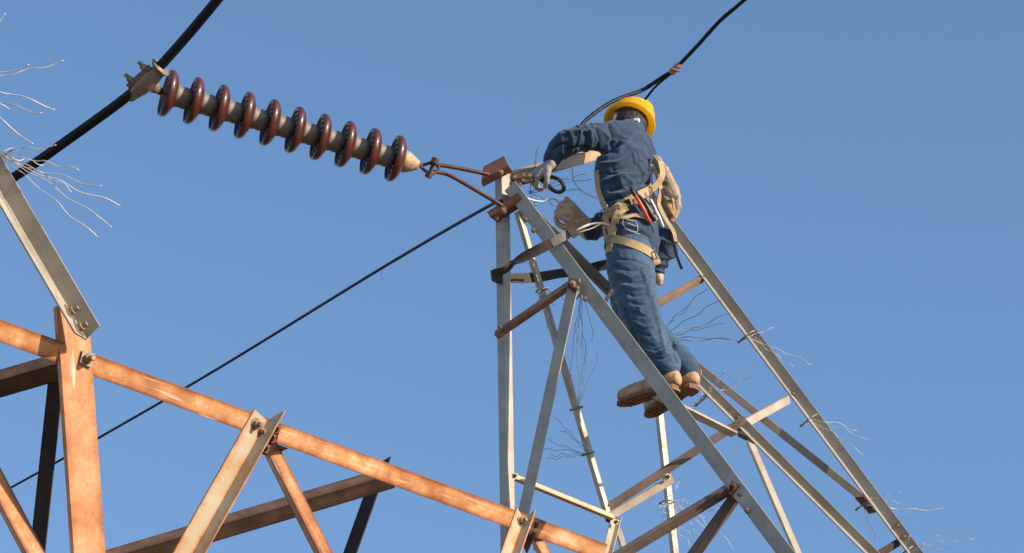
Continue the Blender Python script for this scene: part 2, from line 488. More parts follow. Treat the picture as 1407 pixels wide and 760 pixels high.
# gussets
def gusset(pts, mat, d, parent=tower, t=.008, tilt=Vector((0, 0, 0)), label=None):
    nrm = (-FW + tilt).normalized()
    ps = [P(x, y, d if len(q) == 0 else q[0]) for x, y, *q in pts]
    bm = plate_bm(ps, nrm, t)
    return obj('gusset_plate', bm, mat, parent, label=label)
g1 = gusset([(352, 612), (372, 576), (386, 585), (381, 604), (371, 629), (356, 622)], RED, 15.27)
gusset([(374, 608), (397, 616), (386, 621), (379, 627)], PALE, 15.40)
g3 = gusset([(716, 744), (730, 712), (737, 714), (735, 736), (724, 762)], RED, 16.43)
gusset([(733, 742), (746, 746), (737, 754), (733, 757)], PALE, 16.52)
gusset([(84, 436), (112, 462), (126, 478), (116, 486), (86, 470)], RUST, 14.53)
def fb(inf, px, py, which, size, washer='round', length=1.6):
    p, nn = on_flange(inf, px, py, which, inf.get('lift', .0085))
    return bolt(inf['o'], p, nn, size, washer, length)
for (x, y) in ((93, 431), (105, 453)):
    fb(H, x, y, 'A', .0155, 'square', 1.8)
fb(G, 118, 493, 'B', .0165, 'square', 2.0)
fb(N1, 349, 582, 'A', .0145, 'round', 1.8)
fb(N1, 357, 592, 'A', .012, 'round', 1.2)
fb(N3, 713, 717, 'A', .0135, 'round', 1.6)
fb(N3, 722, 727, 'A', .009, 'round', 1.0)
for (x, y) in ((379, 589), (373, 602), (364, 616)):
    bolt(g1, P(x, y, 15.255), cv(.55, .35, .75).normalized(), .0125, 'round', 1.4, RED)
for (x, y) in ((735, 721), (731, 735)):
    bolt(g3, P(x, y, 16.415), cv(.55, .35, .75).normalized(), .010, 'round', 1.4, RED)

# --- grey peak
L1 = bar('leg', (689, 232, 17.5), (697.5, 768, 16.47), 14.5, 14.5, -41, -1, GALV, .008, e1=(3000, 3000, 3000))
L2 = bar('leg', (693, 262, 17.42), (1085, 786, 15.6), 21, 21, (5,), -1, GALV, .008, e1=(500, 500, 500))
L3 = bar('leg', (711, 290, 17.48), (836, 712, 17.2), 7.5, 8, -45, -1, CREAM, .006)
L4 = bar('leg', (714, 283, 17.52), (1260, 829, 17.78), 3, 13, (-1.2,), 1, GALVB, .006, proj=1.2, e1=(300, 300, 300))
L5 = bar('leg', (842, 214, 18.42), (1299, 827, 18.0), 4, 16, (-1.2,), 1, GALVB, .007, proj=1.2, e1=(300, 300, 300))
L6 = bar('brace', (880, 447, 18.1), (1196, 700, 18.16), 10, 10.5, (-8,), -1, GALVB, .006)
TOP = bar('beam', (697, 240, 17.6), (850, 197, 18.42), 16, 15, -14, -1, PALE, .007, label='short lit rust orange beam at the peak')  # paler steel brightens the beam in place of stronger sunlight
R1 = bar('brace', (679, 455, 16.95), (786, 382, 16.89), 5, 8, -45, -1, TANB, .006, e0=(3, 0, 3), label='tan brown rusted brace', proj=3, shift=5)
R2 = bar('brace', (779, 396, 16.90), (709, 716, 16.5), 17, 18, (5,), -1, GALV, .007, e0=(6, 6, 14))
R3 = bar('strut', (702, 655, 16.75), (844, 713, 17.1), 6.5, 7.5, -38, -1, PALE, .005)
R4 = bar('strut', (834, 691, 17.22), (1022, 570, 17.6), 4, 8, -45, -1, GRYB, .006, proj=3, shift=4)
R4b = bar('strut', (838, 705, 17.2), (924, 654, 17.4), 5, 11, -25, -1, CREAM, .005, label='pale lit strut')
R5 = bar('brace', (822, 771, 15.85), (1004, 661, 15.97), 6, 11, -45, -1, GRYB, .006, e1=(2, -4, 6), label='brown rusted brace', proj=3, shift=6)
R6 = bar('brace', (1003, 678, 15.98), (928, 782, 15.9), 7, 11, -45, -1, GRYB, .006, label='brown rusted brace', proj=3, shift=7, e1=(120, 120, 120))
R7 = bar('brace', (1027, 606, 17.62), (1106, 790, 17.3), 7, 9, -28, -1, CREAM, .005, e1=(200, 200, 200))
R8 = bar('leg', (900, 528, 18.2), (931, 808, 17.8), 8, 9, -35, -1, CREAM, .005, e1=(300, 300, 300))
R9 = bar('step', (906, 542, 16.62), (1014, 596, 17.42), 11, 5, (-86,), -1, CREAM, .006, label='pale step the worker stands on')
R10 = bar('strut', (888, 420, 17.9), (966, 376, 18.25), 4, 7, -45, -1, TANB, .005, label='brown rusted strut', proj=3, shift=4)
R11 = bar('strut', (1022, 577, 17.66), (1084, 543, 18.1), 5, 12, -18, -1, CREAM, .005, label='pale lit strut')
R12 = bar('strut', (1185, 769, 17.75), (1236, 738, 18.05), 4, 7, -45, -1, BRN, .005, proj=3, shift=4)
R13 = bar('brace', (846, 717, 17.2), (832, 772, 17.05), 8, 7, (-4,), 1, CREAM, .005, e0=(0, 2, 6), proj=2, e1=(150, 150, 150))
R14 = bar('brace', (846, 726, 17.28), (862, 775, 17.15), 7, 8, -25, -1, CREAM, .005, e1=(150, 150, 150))
# brackets at the peak
K_up = bar('bracket', (664, 246, 17.42), (697, 229, 17.42), 20, 15, -50, -1, RED, .008, e0=(3, -8, 5), e1=(2, 3, 4), label='red rusted bracket')
K_lo = bar('bracket', (669, 291, 17.33), (712, 264, 17.33), 9, 11, -45, -1, RED, .008, e0=(0, 0, -4), label='red rusted bracket', proj=3, shift=9)
box_b = bmesh.new()
ax, s_, c_ = bar_frame(P(669, 300, 17.3), P(714, 275, 17.3))
for inf, x, y, sz in ((K_lo, 690, 287, .012), (K_lo, 681, 298, .008)):
    fb(inf, x, y, 'B', sz, 'round', 1.0)
bolt(K_up['o'], P(688, 237, 17.36), cv(.4, -.2, .9).normalized(), .008, 'round', 1.0)
gusset([(1005, 660), (1016, 666), (1024, 682), (1012, 692), (1000, 676)], RED, 15.94)
bolt(R5['o'], P(1007, 668, 15.93), cv(.2, .1, 1).normalized(), .010, mat=RED)
bolt(R6['o'], P(1016, 681, 15.93), cv(.2, .1, 1).normalized(), .010, mat=RED)
gusset([(781, 381), (795, 384), (799, 396), (790, 402), (780, 396)], RED, 16.865)
bolt(R1['o'], P(787, 390, 16.855), cv(.2, .1, 1).normalized(), .009)
bolt(R1['o'], P(793, 396, 16.855), cv(.2, .1, 1).normalized(), .007)
gusset([(1008, 578), (1022, 572), (1034, 590), (1026, 606), (1014, 600)], GALVB, 17.68)
for x, y in ((1028, 702), (806, 412), (724, 303), (735, 318)):
    fb(L2, x, y, 'B', .008, 'round', 1.0)
for x, y in ((686, 447), (690, 458)):
    fb(R1, x, y, 'B', .006, 'round', .8)
for x, y in ((1014, 573), (1019, 588), (1030, 601)):
    fb(L4, x, y, 'B', .008)
for x, y in ((1090, 541), (966, 382), (1234, 722), (1243, 737)):
    fb(L5, x, y, 'B', .008)
for x, y in ((706, 654), ):
    bolt(R3['o'], P(x, y, 16.72), cv(.6, .3, .7).normalized(), .010)
gusset([(832, 700), (850, 708), (842, 722), (832, 716)], BRN, 17.24)
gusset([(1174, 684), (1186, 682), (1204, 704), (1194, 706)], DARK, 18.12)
for x, y in ((846, 717), ):
    bolt(R13['o'], P(x, y, 17.13), cv(.6, .3, .7).normalized(), .008)
bolt(R4b['o'], P(918, 655, 17.36), cv(.4, .3, .8).normalized(), .009)
bolt(L1['o'], P(691, 224, 17.5), Vector((0, 0, 1)), .007)

# ------------------------------------------------------------------ bird spikes
def wavy(a, b, amp, n=26, waves=4, sag=0):
    jit = [random.uniform(.5, 1.5) for _ in range(6)]
    ax = (b - a); L = ax.length; t = ax.normalized()
    u = t.orthogonal().normalized(); v = t.cross(u)
    ph = random.random() * 6; ph2 = random.random() * 6
    bend = (u * random.uniform(-1, 1) + v * random.uniform(-1, 1)) * L * .05
    out = []
    for i in range(n + 1):
        q = i / n
        k = min(1, q * 2)
        out.append(a + ax * q + (u * math.sin(q * waves * 6.28 * (1 + .25 * math.sin(q * jit[0] * 4)) + ph) + v * math.cos(q * waves * 5.1 + ph2)) * amp * k
                   + bend * math.sin(q * 3.14) - Vector((0, 0, sag * q * q)))
    return out
SPK = 'bird spikes clamped on the tower'
def spikes(label, x, y, d, ends, mat=None, axis=None, rad=8, wr=.0019, amp=1.6, clamp=True):
    c = P(x, y, d)
    th = thing('bird_spike', label, 'bird spike', c, SPK)
    ax = axis or UP
    k = PX(d)
    if clamp:
        bm = bmesh.new()
        u = ax.cross(FW).normalized(); v = u.cross(ax).normalized()
        ring = []
        for kx in range(13):
            a = 2 * math.pi * kx / 12
            ring.append(c + u * (math.cos(a) * rad * k) + v * (math.sin(a) * rad * k * .9))
        tube(bm, ring, 1.1 * k, 6)
        box(bm, c - u * (rad + 1) * k, u * 1.8 * k, ax * 1.6 * k, v * 2 * k)
        bmesh.ops.recalc_face_normals(bm, faces=bm.faces[:])
        obj('clamp', bm, GALVB, th)
    for e in ends:
        ex, ey = e[0], e[1]
        dd = e[2] if len(e) > 2 else random.uniform(-.12, .12)
        m = mat or WIRE
        a = c + cv(random.uniform(-1, 1), random.uniform(-1, 1), .5) * 2.5 * k
        pts = wavy(a, P(ex, ey, d + dd), amp * k, waves=random.uniform(2.2, 4), n=36)
        bm = bmesh.new(); tube(bm, pts, wr, 5)
        obj('wire', bm, m, th, smooth=True)
    return th
d5 = Vector(BARS.get('x', L5)['ax']) if False else L5['ax']
spikes('pale wire bird spike fanning right from the top of the grey brace', 0, 214, 14.45, [(78, 201), (108, 234), (140, 257), (166, 282), (154, 311), (134, 326), (100, 262), (60, 226)], axis=H['ax'], rad=20, wr=.0021, amp=2.2)
spikes('pale wire bird spike cut off by the left picture edge, tips beside the sky', -70, 108, 14.6, [(88, 84, .1), (40, 90, 0), (76, 150, .1), (58, 156, -.1), (14, 150, .1), (46, 198, .1), (8, 18, .1)], axis=H['ax'], rad=14, wr=.0021, amp=1.8)
spikes('pale bird spike with upright wires on the thin leg behind the crossed brace', 793, 561, 17.25, [(779, 487), (790, 440), (798, 432), (806, 478), (823, 484), (800, 500), (770, 500)], axis=L3['ax'], rad=8, wr=.0011)
spikes('dark bird spike pointing left low on the thin leg', 809, 623, 17.22, [(752, 631), (756, 626), (752, 605), (762, 572), (770, 590), (748, 618)], WIRED, axis=L3['ax'], rad=8, wr=.0011)
spikes('bird spike on the thin leg behind the worker lanyard strap', 746, 398, 17.36, [(735, 420), (728, 395), (760, 440), (772, 470), (763, 420), (752, 452), (787, 418)], WIRED, axis=L3['ax'], rad=8, wr=.0012)
spikes('dark bird spike fanning right from behind the worker legs', 898, 468, 17.95, [(971, 396), (990, 411), (1004, 428), (998, 444), (1006, 467), (1003, 465), (960, 412)], WIRED, rad=9, wr=.0016, clamp=True)
spikes('bird spike clamped on the middle leg right of the boots', 964, 549, 17.66, [(996, 508), (988, 520), (1036, 514), (1018, 530), (962, 508), (948, 560)], axis=L4['ax'], rad=10, wr=.0015)
spikes('topmost bird spike on the right hand leg', 1026, 462, 18.2, [(1064, 450), (1050, 470), (1116, 500), (1090, 505)], axis=L5['ax'], rad=13, wr=.0011)
spikes('bird spike with short wires halfway down the right hand leg', 1112, 577, 18.15, [(1178, 592), (1192, 606), (1186, 624)], axis=L5['ax'], rad=13, wr=.0011)
spikes('bird spike on the right hand leg where the long brace meets it', 1188, 692, 18.1, [(1238, 678), (1236, 690), (1296, 700), (1202, 742), (1198, 752), (1250, 705)], axis=L5['ax'], rad=13, wr=.0011)
spikes('lowest bird spike at the foot of the right hand leg', 1244, 758, 18.05, [(1338, 740), (1290, 735), (1258, 722), (1310, 752)], axis=L5['ax'], rad=13, wr=.0011)
tangle = spikes('tangled bird spike hanging on the far thin leg under the boots', 917, 690, 17.9, [(950, 690), (968, 712), (990, 735), (1010, 752), (975, 745), (940, 660), (955, 760), (945, 735), (1000, 700), (930, 668), (912, 715), (905, 700)], axis=R8['ax'], rad=9, wr=.0012, amp=3)
spikes('bird spike hanging below the brace end on the worker side of the front leg', 800, 402, 17.62, [(793, 470), (806, 500), (815, 470), (786, 520), (800, 480)], WIRED, axis=L4['ax'], rad=10, wr=.0011)
spikes('loose wires of a bird spike at the peak beside the gloved hand', 727, 264, 17.62, [(742, 197), (736, 222), (748, 300), (800, 262), (762, 282), (806, 240), (812, 246)], WIRED, rad=6, wr=.0015, amp=1.4, clamp=False)

# ------------------------------------------------------------------ insulator string, hanger, clamp
c0 = P(233.5, 129.5, 16.96); c9 = P(546, 219, 17.22)
sax = (c9 - c0).normalized()
ins = thing('insulator_string', 'string of ten glossy brown porcelain discs with grey iron caps', 'insulator', c9)
Rd = 33.5 * PX(17.0)
step = (c9 - c0).length / 9
for i in range(10):
    c = c0.lerp(c9, i / 9)
    bm = bmesh.new()
    # top shell (toward the tower), rolled rim, ribbed underside (toward the conductor)
    prof = [(.25, .28), (.235, .46), (.19, .66), (.125, .82), (.045, .92), (-.03, .98), (-.12, 1.0), (-.205, .985), (-.25, .94), (-.235, .885),
            (-.05, .86), (-.03, .80), (-.16, .765), (-.18, .73), (-.15, .70), (.02, .67), (.03, .60), (-.13, .565), (-.15, .53), (-.12, .50),
            (.05, .47), (.06, .40), (-.10, .37), (-.12, .33), (-.08, .29), (.10, .24), (.12, .14), (.12, 0)]
    lathe(bm, [(a * Rd, r * Rd) for a, r in prof], c, sax, 44)
    bmesh.ops.recalc_face_normals(bm, faces=bm.faces[:])
    dsk = obj('disc', bm, PORC, ins, c, smooth=True)
    bm = bmesh.new()
    end = step / Rd - .13
    last = i == 9
    if not last:
        cp = [(.17, 0), (.17, .46), (.27, .475), (.38, .44), (.46, .43), (.56, .455), (end * .72, .445), (end * .86, .40), (end * .95, .32), (end, .22), (end, 0)]
    else:
        cp = [(.18, 0), (.18, .46), (.26, .48), (.42, .46), (.64, .36), (.84, .24), (.93, .20), (.95, 0)]
    lathe(bm, [(a * Rd, r * Rd) for a, r in cp], c, sax, 28)
    bmesh.ops.recalc_face_normals(bm, faces=bm.faces[:])
    obj('cap', bm, CAPM if not last else CAPE, dsk, c, smooth=True)
    bm = bmesh.new()
    tube(bm, [c - sax * Rd * .45, c + sax * Rd * .12], .17 * Rd, 12)
    obj('pin', bm, CAST, dsk, c, smooth=True)
# hanger: eye, shackle bolt and two rods
hg = thing('insulator_hanger', 'rusty forked hanger rods tying the insulator string to the peak', 'hanger', P(596, 231, 17.3))
bm = bmesh.new()
lp = [P(577, 228, 17.26), P(584, 226, 17.27), P(592, 224, 17.28), P(601, 226, 17.3), P(602, 233, 17.3), P(594, 239, 17.28), P(586, 236, 17.27), P(580, 231, 17.26)]
tube(bm, catmull(lp + [lp[0]], 4), 2.4 * PX(), 8)
obj('eye_link', bm, RED, hg, smooth=True)
for pts in ([(599, 227, 17.3), (612, 228, 17.32), (640, 233, 17.36), (672, 240, 17.4)], [(596, 236, 17.3), (610, 238, 17.32), (622, 243, 17.32), (650, 259, 17.32), (690, 283, 17.32)]):
    bm = bmesh.new(); tube(bm, catmull([P(*q) for q in pts], 6), 2.9 * PX(), 10)
    obj('rod', bm, RED, hg, smooth=True)
bm = bmesh.new()
ax = (P(597, 217, 17.28) - P(586, 243, 17.26)).normalized()
tube(bm, [P(598, 219, 17.27), P(588, 243, 17.27)], 2.6 * PX(), 10)
lathe(bm, [(-4 * PX(), 0), (-4 * PX(), 6 * PX()), (3 * PX(), 6 * PX()), (4 * PX(), 4.5 * PX()), (4 * PX(), 0)], P(597.5, 221, 17.26), ax, 6)
lathe(bm, [(-3 * PX(), 0), (-3 * PX(), 5.4 * PX()), (3 * PX(), 5.4 * PX()), (3 * PX(), 0)], P(589, 241, 17.26), ax, 6)
bmesh.ops.recalc_face_normals(bm, faces=bm.faces[:])
obj('shackle_bolt', bm, BRN, hg)
# conductor and its clamp
cdir_lo = [P(-420, 500, 17.6), P(-160, 358, 17.35), P(20, 243, 17.1), P(95, 191, 16.95), P(168, 138, 16.82)]
cdir_hi = [P(205, 106, 16.78), P(221, 90, 16.76), P(260, 46, 16.7), P(310, -14, 16.6), P(430, -160, 16.4), P(700, -520, 15.9)]
bm = bmesh.new()
tube(bm, catmull(cdir_lo + cdir_hi, 12), 6.4 * PX(16.9), 28, lobes=14, lobe=.16, twist=9)
cond = obj('power_cable', bm, CABLE, None, smooth=True)
tag(cond, 'thick black power cable running through the clamp at the left end of the insulator', 'cable')
k = PX(16.8)
cl = thing('cable_clamp', 'brown bolted suspension clamp gripping the thick black cable', 'clamp', P(200, 112, 16.8))
ca = (P(219, 92, 16.76) - P(168, 138, 16.82)).normalized()
body = [(-33, 6.5), (-31, 9.5), (-20, 11.5), (-8, 14), (6, 15), (18, 13), (27, 11.5), (32, 12), (34, 11)]
cc = P(198, 113, 16.8)
bm = bmesh.new()
lathe(bm, [(-34 * k, 0)] + [(a * k, r * k) for a, r in body] + [(34 * k, 0)], cc, ca, 20)
for v in bm.verts:                  # boat shaped: deeper under the cable than above it
    q = (v.co - cc).dot(cv(-.65, .72, 0)); v.co -= cv(-.65, .72, 0) * (q * (.35 if q > 0 else .0))
bmesh.ops.recalc_face_normals(bm, faces=bm.faces[:])
obj('clamp_body', bm, CAST, cl, smooth=True)
pu = cv(-.65, .72, .15).normalized()
bm = bmesh.new()
box(bm, cc + pu * 10 * k, ca * 22 * k, pu * 3.2 * k, FW * 9 * k)
obj('keeper', bm, CAST, cl)
for tpos, h in ((-12, 1), (14, 1)):
    for off in (-8.5, 8.5):
        b0 = cc + ca * tpos * k + FW * off * k + pu * 9 * k
        bm = bmesh.new()
        tube(bm, [b0, b0 + pu * 16 * k], 2.5 * k, 8)
        lathe(bm, [(4 * k, 0), (4 * k, 4.6 * k), (9 * k, 4.6 * k), (9 * k, 0)], b0, pu, 6)
        bmesh.ops.recalc_face_normals(bm, faces=bm.faces[:])
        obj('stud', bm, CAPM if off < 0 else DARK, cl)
bm = bmesh.new()
lathe(bm, [(-1 * k, 0), (-1 * k, 13 * k), (2.5 * k, 16 * k), (4 * k, 15 * k), (4 * k, 8.5 * k), (1 * k, 7.5 * k), (-1 * k, 7.5 * k)], cc + ca * 29 * k, ca, 22)
bmesh.ops.recalc_face_normals(bm, faces=bm.faces[:])
obj('collar', bm, CAST, cl, smooth=True)
bm = bmesh.new()
e0 = cc - pu * 9 * k + ca * 4 * k; e1 = c0 - sax * Rd * .40
tube(bm, [e0, e0.lerp(e1, .35), e0.lerp(e1, .7), e1], [8 * k, 8.5 * k, 6 * k, 5.5 * k], 12)
lathe(bm, [(-10 * k, 0), (-10 * k, 4.5 * k), (-7 * k, 5 * k), (10 * k, 5 * k), (11 * k, 0)], e0.lerp(e1, .42), cv(.2, -.2, .95).normalized(), 6)
bmesh.ops.recalc_face_normals(bm, faces=bm.faces[:])
obj('socket', bm, CAST, cl)

# ------------------------------------------------------------------ cables
bm = bmesh.new()
tube(bm, catmull([P(690, 277, 17.4), P(668, 285, 17.6), P(530, 365, 18.8), P(300, 506, 20.8), P(140, 599, 22.4), P(0, 678, 23.8), P(-300, 838, 27)], 150), .0076, 10, lobes=5, lobe=.3, twist=45)
o = obj('ground_wire', bm, CABLE, None, smooth=True)
tag(o, 'thin black stranded wire running from the peak down behind the orange crossarm', 'cable')
bm = bmesh.new()
tube(bm, catmull([P(526, 372, 18.83), P(524, 378, 18.83), P(527, 384, 18.82)], 4), .002, 5)
obj('frayed_strand', bm, WIRED, o, smooth=True)
bm = bmesh.new()
tube(bm, catmull([P(786, 190, 18.0), P(797, 174, 18.02), P(815, 157, 18.1), P(845, 138, 18.2), P(880, 125, 18.3), P(897, 115, 18.32), P(912, 105, 18.32), P(928, 94, 18.3), P(958, 63, 18.2), P(990, 28, 18.1), P(1026, -3, 18.0), P(1150, -115, 17.6), P(1500, -470, 16.6)], 12), .0095, 14, lobes=6, lobe=.25, twist=22)
o = obj('jumper_cable', bm, CABLE, None, smooth=True)
tag(o, 'black cable curving over the worker and rising out at the top right', 'cable')
bm = bmesh.new()
tube(bm, catmull([P(862, 160, 18.5), P(878, 147, 18.42), P(890, 132, 18.35), P(903, 117, 18.31), P(925, 99, 18.28)], 8), .0055, 10, lobes=5, lobe=.3, twist=40)
o = obj('tail_cable', bm, CABLE, None, smooth=True)
tag(o, 'thin cable tail coming down from the splice to behind the yellow helmet', 'cable')
sp = thing('cable_splice', 'small pinkish sleeve clamped on the cable above the helmet', 'splice', P(928, 95, 18.28))
sa = (P(936, 87, 18.27) - P(920, 103, 18.28)).normalized()
bm = bmesh.new()
kk = PX(18.3)
lathe(bm, [(-9 * kk, 0), (-9 * kk, 3.5 * kk), (-7 * kk, 5 * kk), (5 * kk, 5 * kk), (9 * kk, 4 * kk), (10 * kk, 0)], P(928, 95, 18.28), sa, 14)
bmesh.ops.recalc_face_normals(bm, faces=bm.faces[:])
obj('sleeve', bm, COPPER, sp)
bm = bmesh.new()
tube(bm, [P(921, 94, 18.26), P(934, 98, 18.26)], 1.5 * kk, 6)
obj('bolt', bm, CAST, sp)

# ------------------------------------------------------------------ the worker
FM = Vector((-.70, .714, 0)).normalized()      # the way he faces
LM = Vector((-FM.y, FM.x, 0))                   # his left
if LM.y > 0: LM = -LM
ZZ = Vector((0, 0, 1))
person = thing('person', 'worker in blue denim, yellow helmet and tan harness climbing near the tower peak', 'person', P(918, 560, 17.0))
def chain(bm, pts, rad, ref=None, ratio=1, sub=6, sides=18):
    q = [P(*p) if not isinstance(p, Vector) else p for p in pts]
    c = catmull(q, sub)
    rv = catmull([Vector((r, 0, 0)) for r in rad], sub)
    tube(bm, c, [v.x for v in rv], sides, ref=ref, ratio=ratio, round_caps=True)
def fuse(name, bm, mat, voxel, smooth_it, disp=None, parent=None, origin=None, label=None):
    """weld overlapping limbs into one continuous skin, then work folds into it"""
    bmesh.ops.recalc_face_normals(bm, faces=bm.faces[:])
    me = bpy.data.meshes.new('tmp'); bm.to_mesh(me); bm.free()
    t = bpy.data.objects.new('tmp', me); COL.objects.link(t)
    r = t.modifiers.new('r', 'REMESH'); r.mode = 'VOXEL'; r.voxel_size = voxel
    s = t.modifiers.new('s', 'SMOOTH'); s.factor = .5; s.iterations = smooth_it
    bpy.context.view_layer.update()
    dg = bpy.context.evaluated_depsgraph_get()
    m2 = bpy.data.meshes.new_from_object(t.evaluated_get(dg))
    bpy.data.objects.remove(t); bpy.data.meshes.remove(me)
    m2.name = name
    if disp:
        nr = [v.normal.copy() for v in m2.vertices]
        for v, nn in zip(m2.vertices, nr): v.co += nn * disp(v.co)
    o_ = origin if origin is not None else WORLD[parent.name]
    BV = BVHTree.FromPolygons([v.co.copy() for v in m2.vertices], [tuple(p.vertices) for p in m2.polygons])
    for v in m2.vertices: v.co -= o_
    m2.materials.clear(); m2.materials.append(mat)
    for p in m2.polygons: p.use_smooth = True
    o = bpy.data.objects.new(name, m2)
    link(o, parent, o_)
    if label: o['label'] = label
    return o, BV
def ridge(q): 
    n = noise.noise(q)
    return (1 - abs(n) * 2) 
def folds(axis, f_along, f_across, amp, off=0):
    a = axis.normalized()
    def fn(co):
        al = a * co.dot(a)
        ac = co - al
        wob = noise.noise_vector(co * 4) * .05
        q = al * f_along + (ac + wob) * f_across + Vector((off, off * 2, off))
        q2 = co * 21 + Vector((off, 3, 1))
        v = ridge(q)
        mask = .45 + .55 * (noise.noise(co * 5 + Vector((off, 9, 2))) * .5 + .5) * 1.6
        return amp * (max(0, v) ** 2 - .35) * mask + amp * .18 * noise.noise(q2)
    return fn
k = PX(17.6)
# body: head, neck, trunk, arms and legs as one skin (inside the clothes)
hup = cv(.33, .62, -.71).normalized()           # crown direction of the tipped head
brim_c = P(865, 168, 17.98)
hc = brim_c - hup * .055
hfw = (FM - hup * FM.dot(hup)).normalized()     # face direction
hlf = hup.cross(hfw).normalized()
bm = bmesh.new()
chain(bm, [(868, 320, 17.45), (864, 285, 17.5), (858, 235, 17.66), (860, 198, 17.78), (863, 180, 17.86)], [.085, .075, .085, .07, .05], LM, 1.2)
chain(bm, [P(863, 188, 17.84), hc - hup * .05, hc + hup * .02], [.058, .056, .06])
chain(bm, [hc - hup * .02 - hfw * .02, hc + hup * .03, hc + hup * .07], [.072, .086, .07])
chain(bm, [hc - hup * .075 + hfw * .07, hc - hup * .02 + hfw * .06], [.035, .055])           # jaw and cheeks
chain(bm, [hc + hup * .005 + hfw * .105, hc - hup * .03 + hfw * .12], [.010, .015])           # nose
for sd in (-1, 1):
    chain(bm, [hc + hlf * sd * .086 + hup * .012, hc + hlf * sd * .088 - hup * .03], [.016, .011])   # ears
chain(bm, [(862, 335, 17.4), (870, 375, 17.28), (878, 418, 17.18), (893, 455, 17.08), (909, 505, 16.96)], [.085, .08, .06, .055, .04])
chain(bm, [(876, 335, 17.5), (866, 390, 17.42), (864, 432, 17.3), (893, 465, 17.2), (934, 508, 17.06)], [.08, .075, .058, .052, .04])
chain(bm, [(840, 190, 17.7), (806, 187, 17.64), (776, 193, 17.62), (752, 232, 17.71)], [.040, .036, .032, .028])
chain(bm, [(880, 212, 17.9), (856, 285, 17.87), (804, 312, 17.72)], [.038, .036, .03])
fuse('body', bm, SKIN, .009, 4, None, person)
# jacket
bm = bmesh.new()
chain(bm, [(868, 338, 17.44), (867, 318, 17.46), (863, 288, 17.52), (857, 240, 17.66), (860, 205, 17.76), (864, 186, 17.83)], [.122, .126, .118, .128, .112, .072], LM, 1.16, sides=24)
chain(bm, [(846, 194, 17.74), (832, 190, 17.70), (806, 189, 17.64), (781, 195, 17.62), (771, 203, 17.63), (763, 212, 17.63), (759, 221, 17.64)], [.078, .076, .066, .062, .058, .047, .043])
chain(bm, [(876, 208, 17.88), (880, 222, 17.9), (862, 275, 17.9), (846, 296, 17.86), (812, 317, 17.73)], [.074, .072, .066, .062, .050])
chain(bm, [(863, 180, 17.88), (866, 184, 17.84)], [.066, .074])
chain(bm, [(838, 187, 17.72), (850, 185, 17.75), (864, 188, 17.79), (877, 200, 17.86)], [.070, .072, .070, .070])
jack_ax = (P(855, 200, 17.76) - P(868, 320, 17.46)).normalized()
fj = folds((jack_ax + RT * .7).normalized(), 14, 5, .012, 3)
arm_c = P(776, 195, 17.62)
fa = folds((P(830, 190, 17.7) - arm_c).normalized(), 20, 7, .011, 8)
def jd(co):
    px = (co - CAM).dot(RT) / (co - CAM).dot(FW) * FPX + 703.5
    t = max(0, min(1, (838 - px) / 25))
    return fa(co) * t + fj(co) * (1 - t)
def seg_d(px, py, line):
    best = 1e9
    for (x0, y0), (x1, y1) in zip(line, line[1:]):
        dx, dy = x1 - x0, y1 - y0
        t = max(0, min(1, ((px - x0) * dx + (py - y0) * dy) / (dx * dx + dy * dy)))
        e = math.hypot(px - x0 - t * dx, py - y0 - t * dy)
        if e < best: best = e
    return best
def creased(base, lines, far, sc=1.2):
    """adds pulled folds (+) and creases (-) in the cloth along lines over the near side of the body"""
    def fn(co):
        r = base(co); v = co - CAM; d = v.dot(FW)
        if d > far: return r
        px = v.dot(RT) / d * FPX + 703.5; py = 380 - v.dot(UP) / d * FPX
        for amp, wd, ln in lines:
            e = seg_d(px, py, ln) / wd
            if e < 2.2: r += amp * sc * math.exp(-e * e * 1.5)
        return r
    return fn
JL = [(-.016, 3.0, [(818, 213), (834, 208), (850, 196)]), (.012, 3.5, [(826, 226), (850, 223), (884, 204)]), (-.010, 2.5, [(842, 233), (864, 228), (888, 214)]),
      (.012, 3.5, [(850, 206), (860, 197), (870, 184)]), (-.009, 2.5, [(836, 172), (841, 186), (838, 204)]), (.013, 4.0, [(828, 250), (856, 241), (890, 240)]),
      (-.014, 2.5, [(838, 262), (862, 254), (892, 251)]), (.014, 4.0, [(850, 268), (872, 262), (890, 258)]), (-.010, 2.2, [(826, 238), (846, 238)]),
      (-.013, 2.5, [(776, 207), (792, 202), (808, 203)]), (.012, 3.0, [(770, 186), (790, 180), (812, 181)]), (-.012, 2.2, [(758, 206), (766, 199), (776, 197)]),
      (.010, 2.5, [(762, 214), (770, 208), (780, 206)]), (-.010, 2.0, [(798, 176), (806, 188), (804, 202)]), (-.009, 2.0, [(818, 176), (824, 190), (820, 206)]),
      (.009, 2.5, [(868, 212), (878, 226), (884, 246)]), (-.008, 2.2, [(832, 276), (850, 272), (870, 278)]), (-.012, 2.5, [(824, 286), (842, 300), (846, 330)])]
jd = creased(jd, JL, 17.95)
jacket, BVJ = fuse('jacket', bm, JACKM, .006, 5, jd, person)
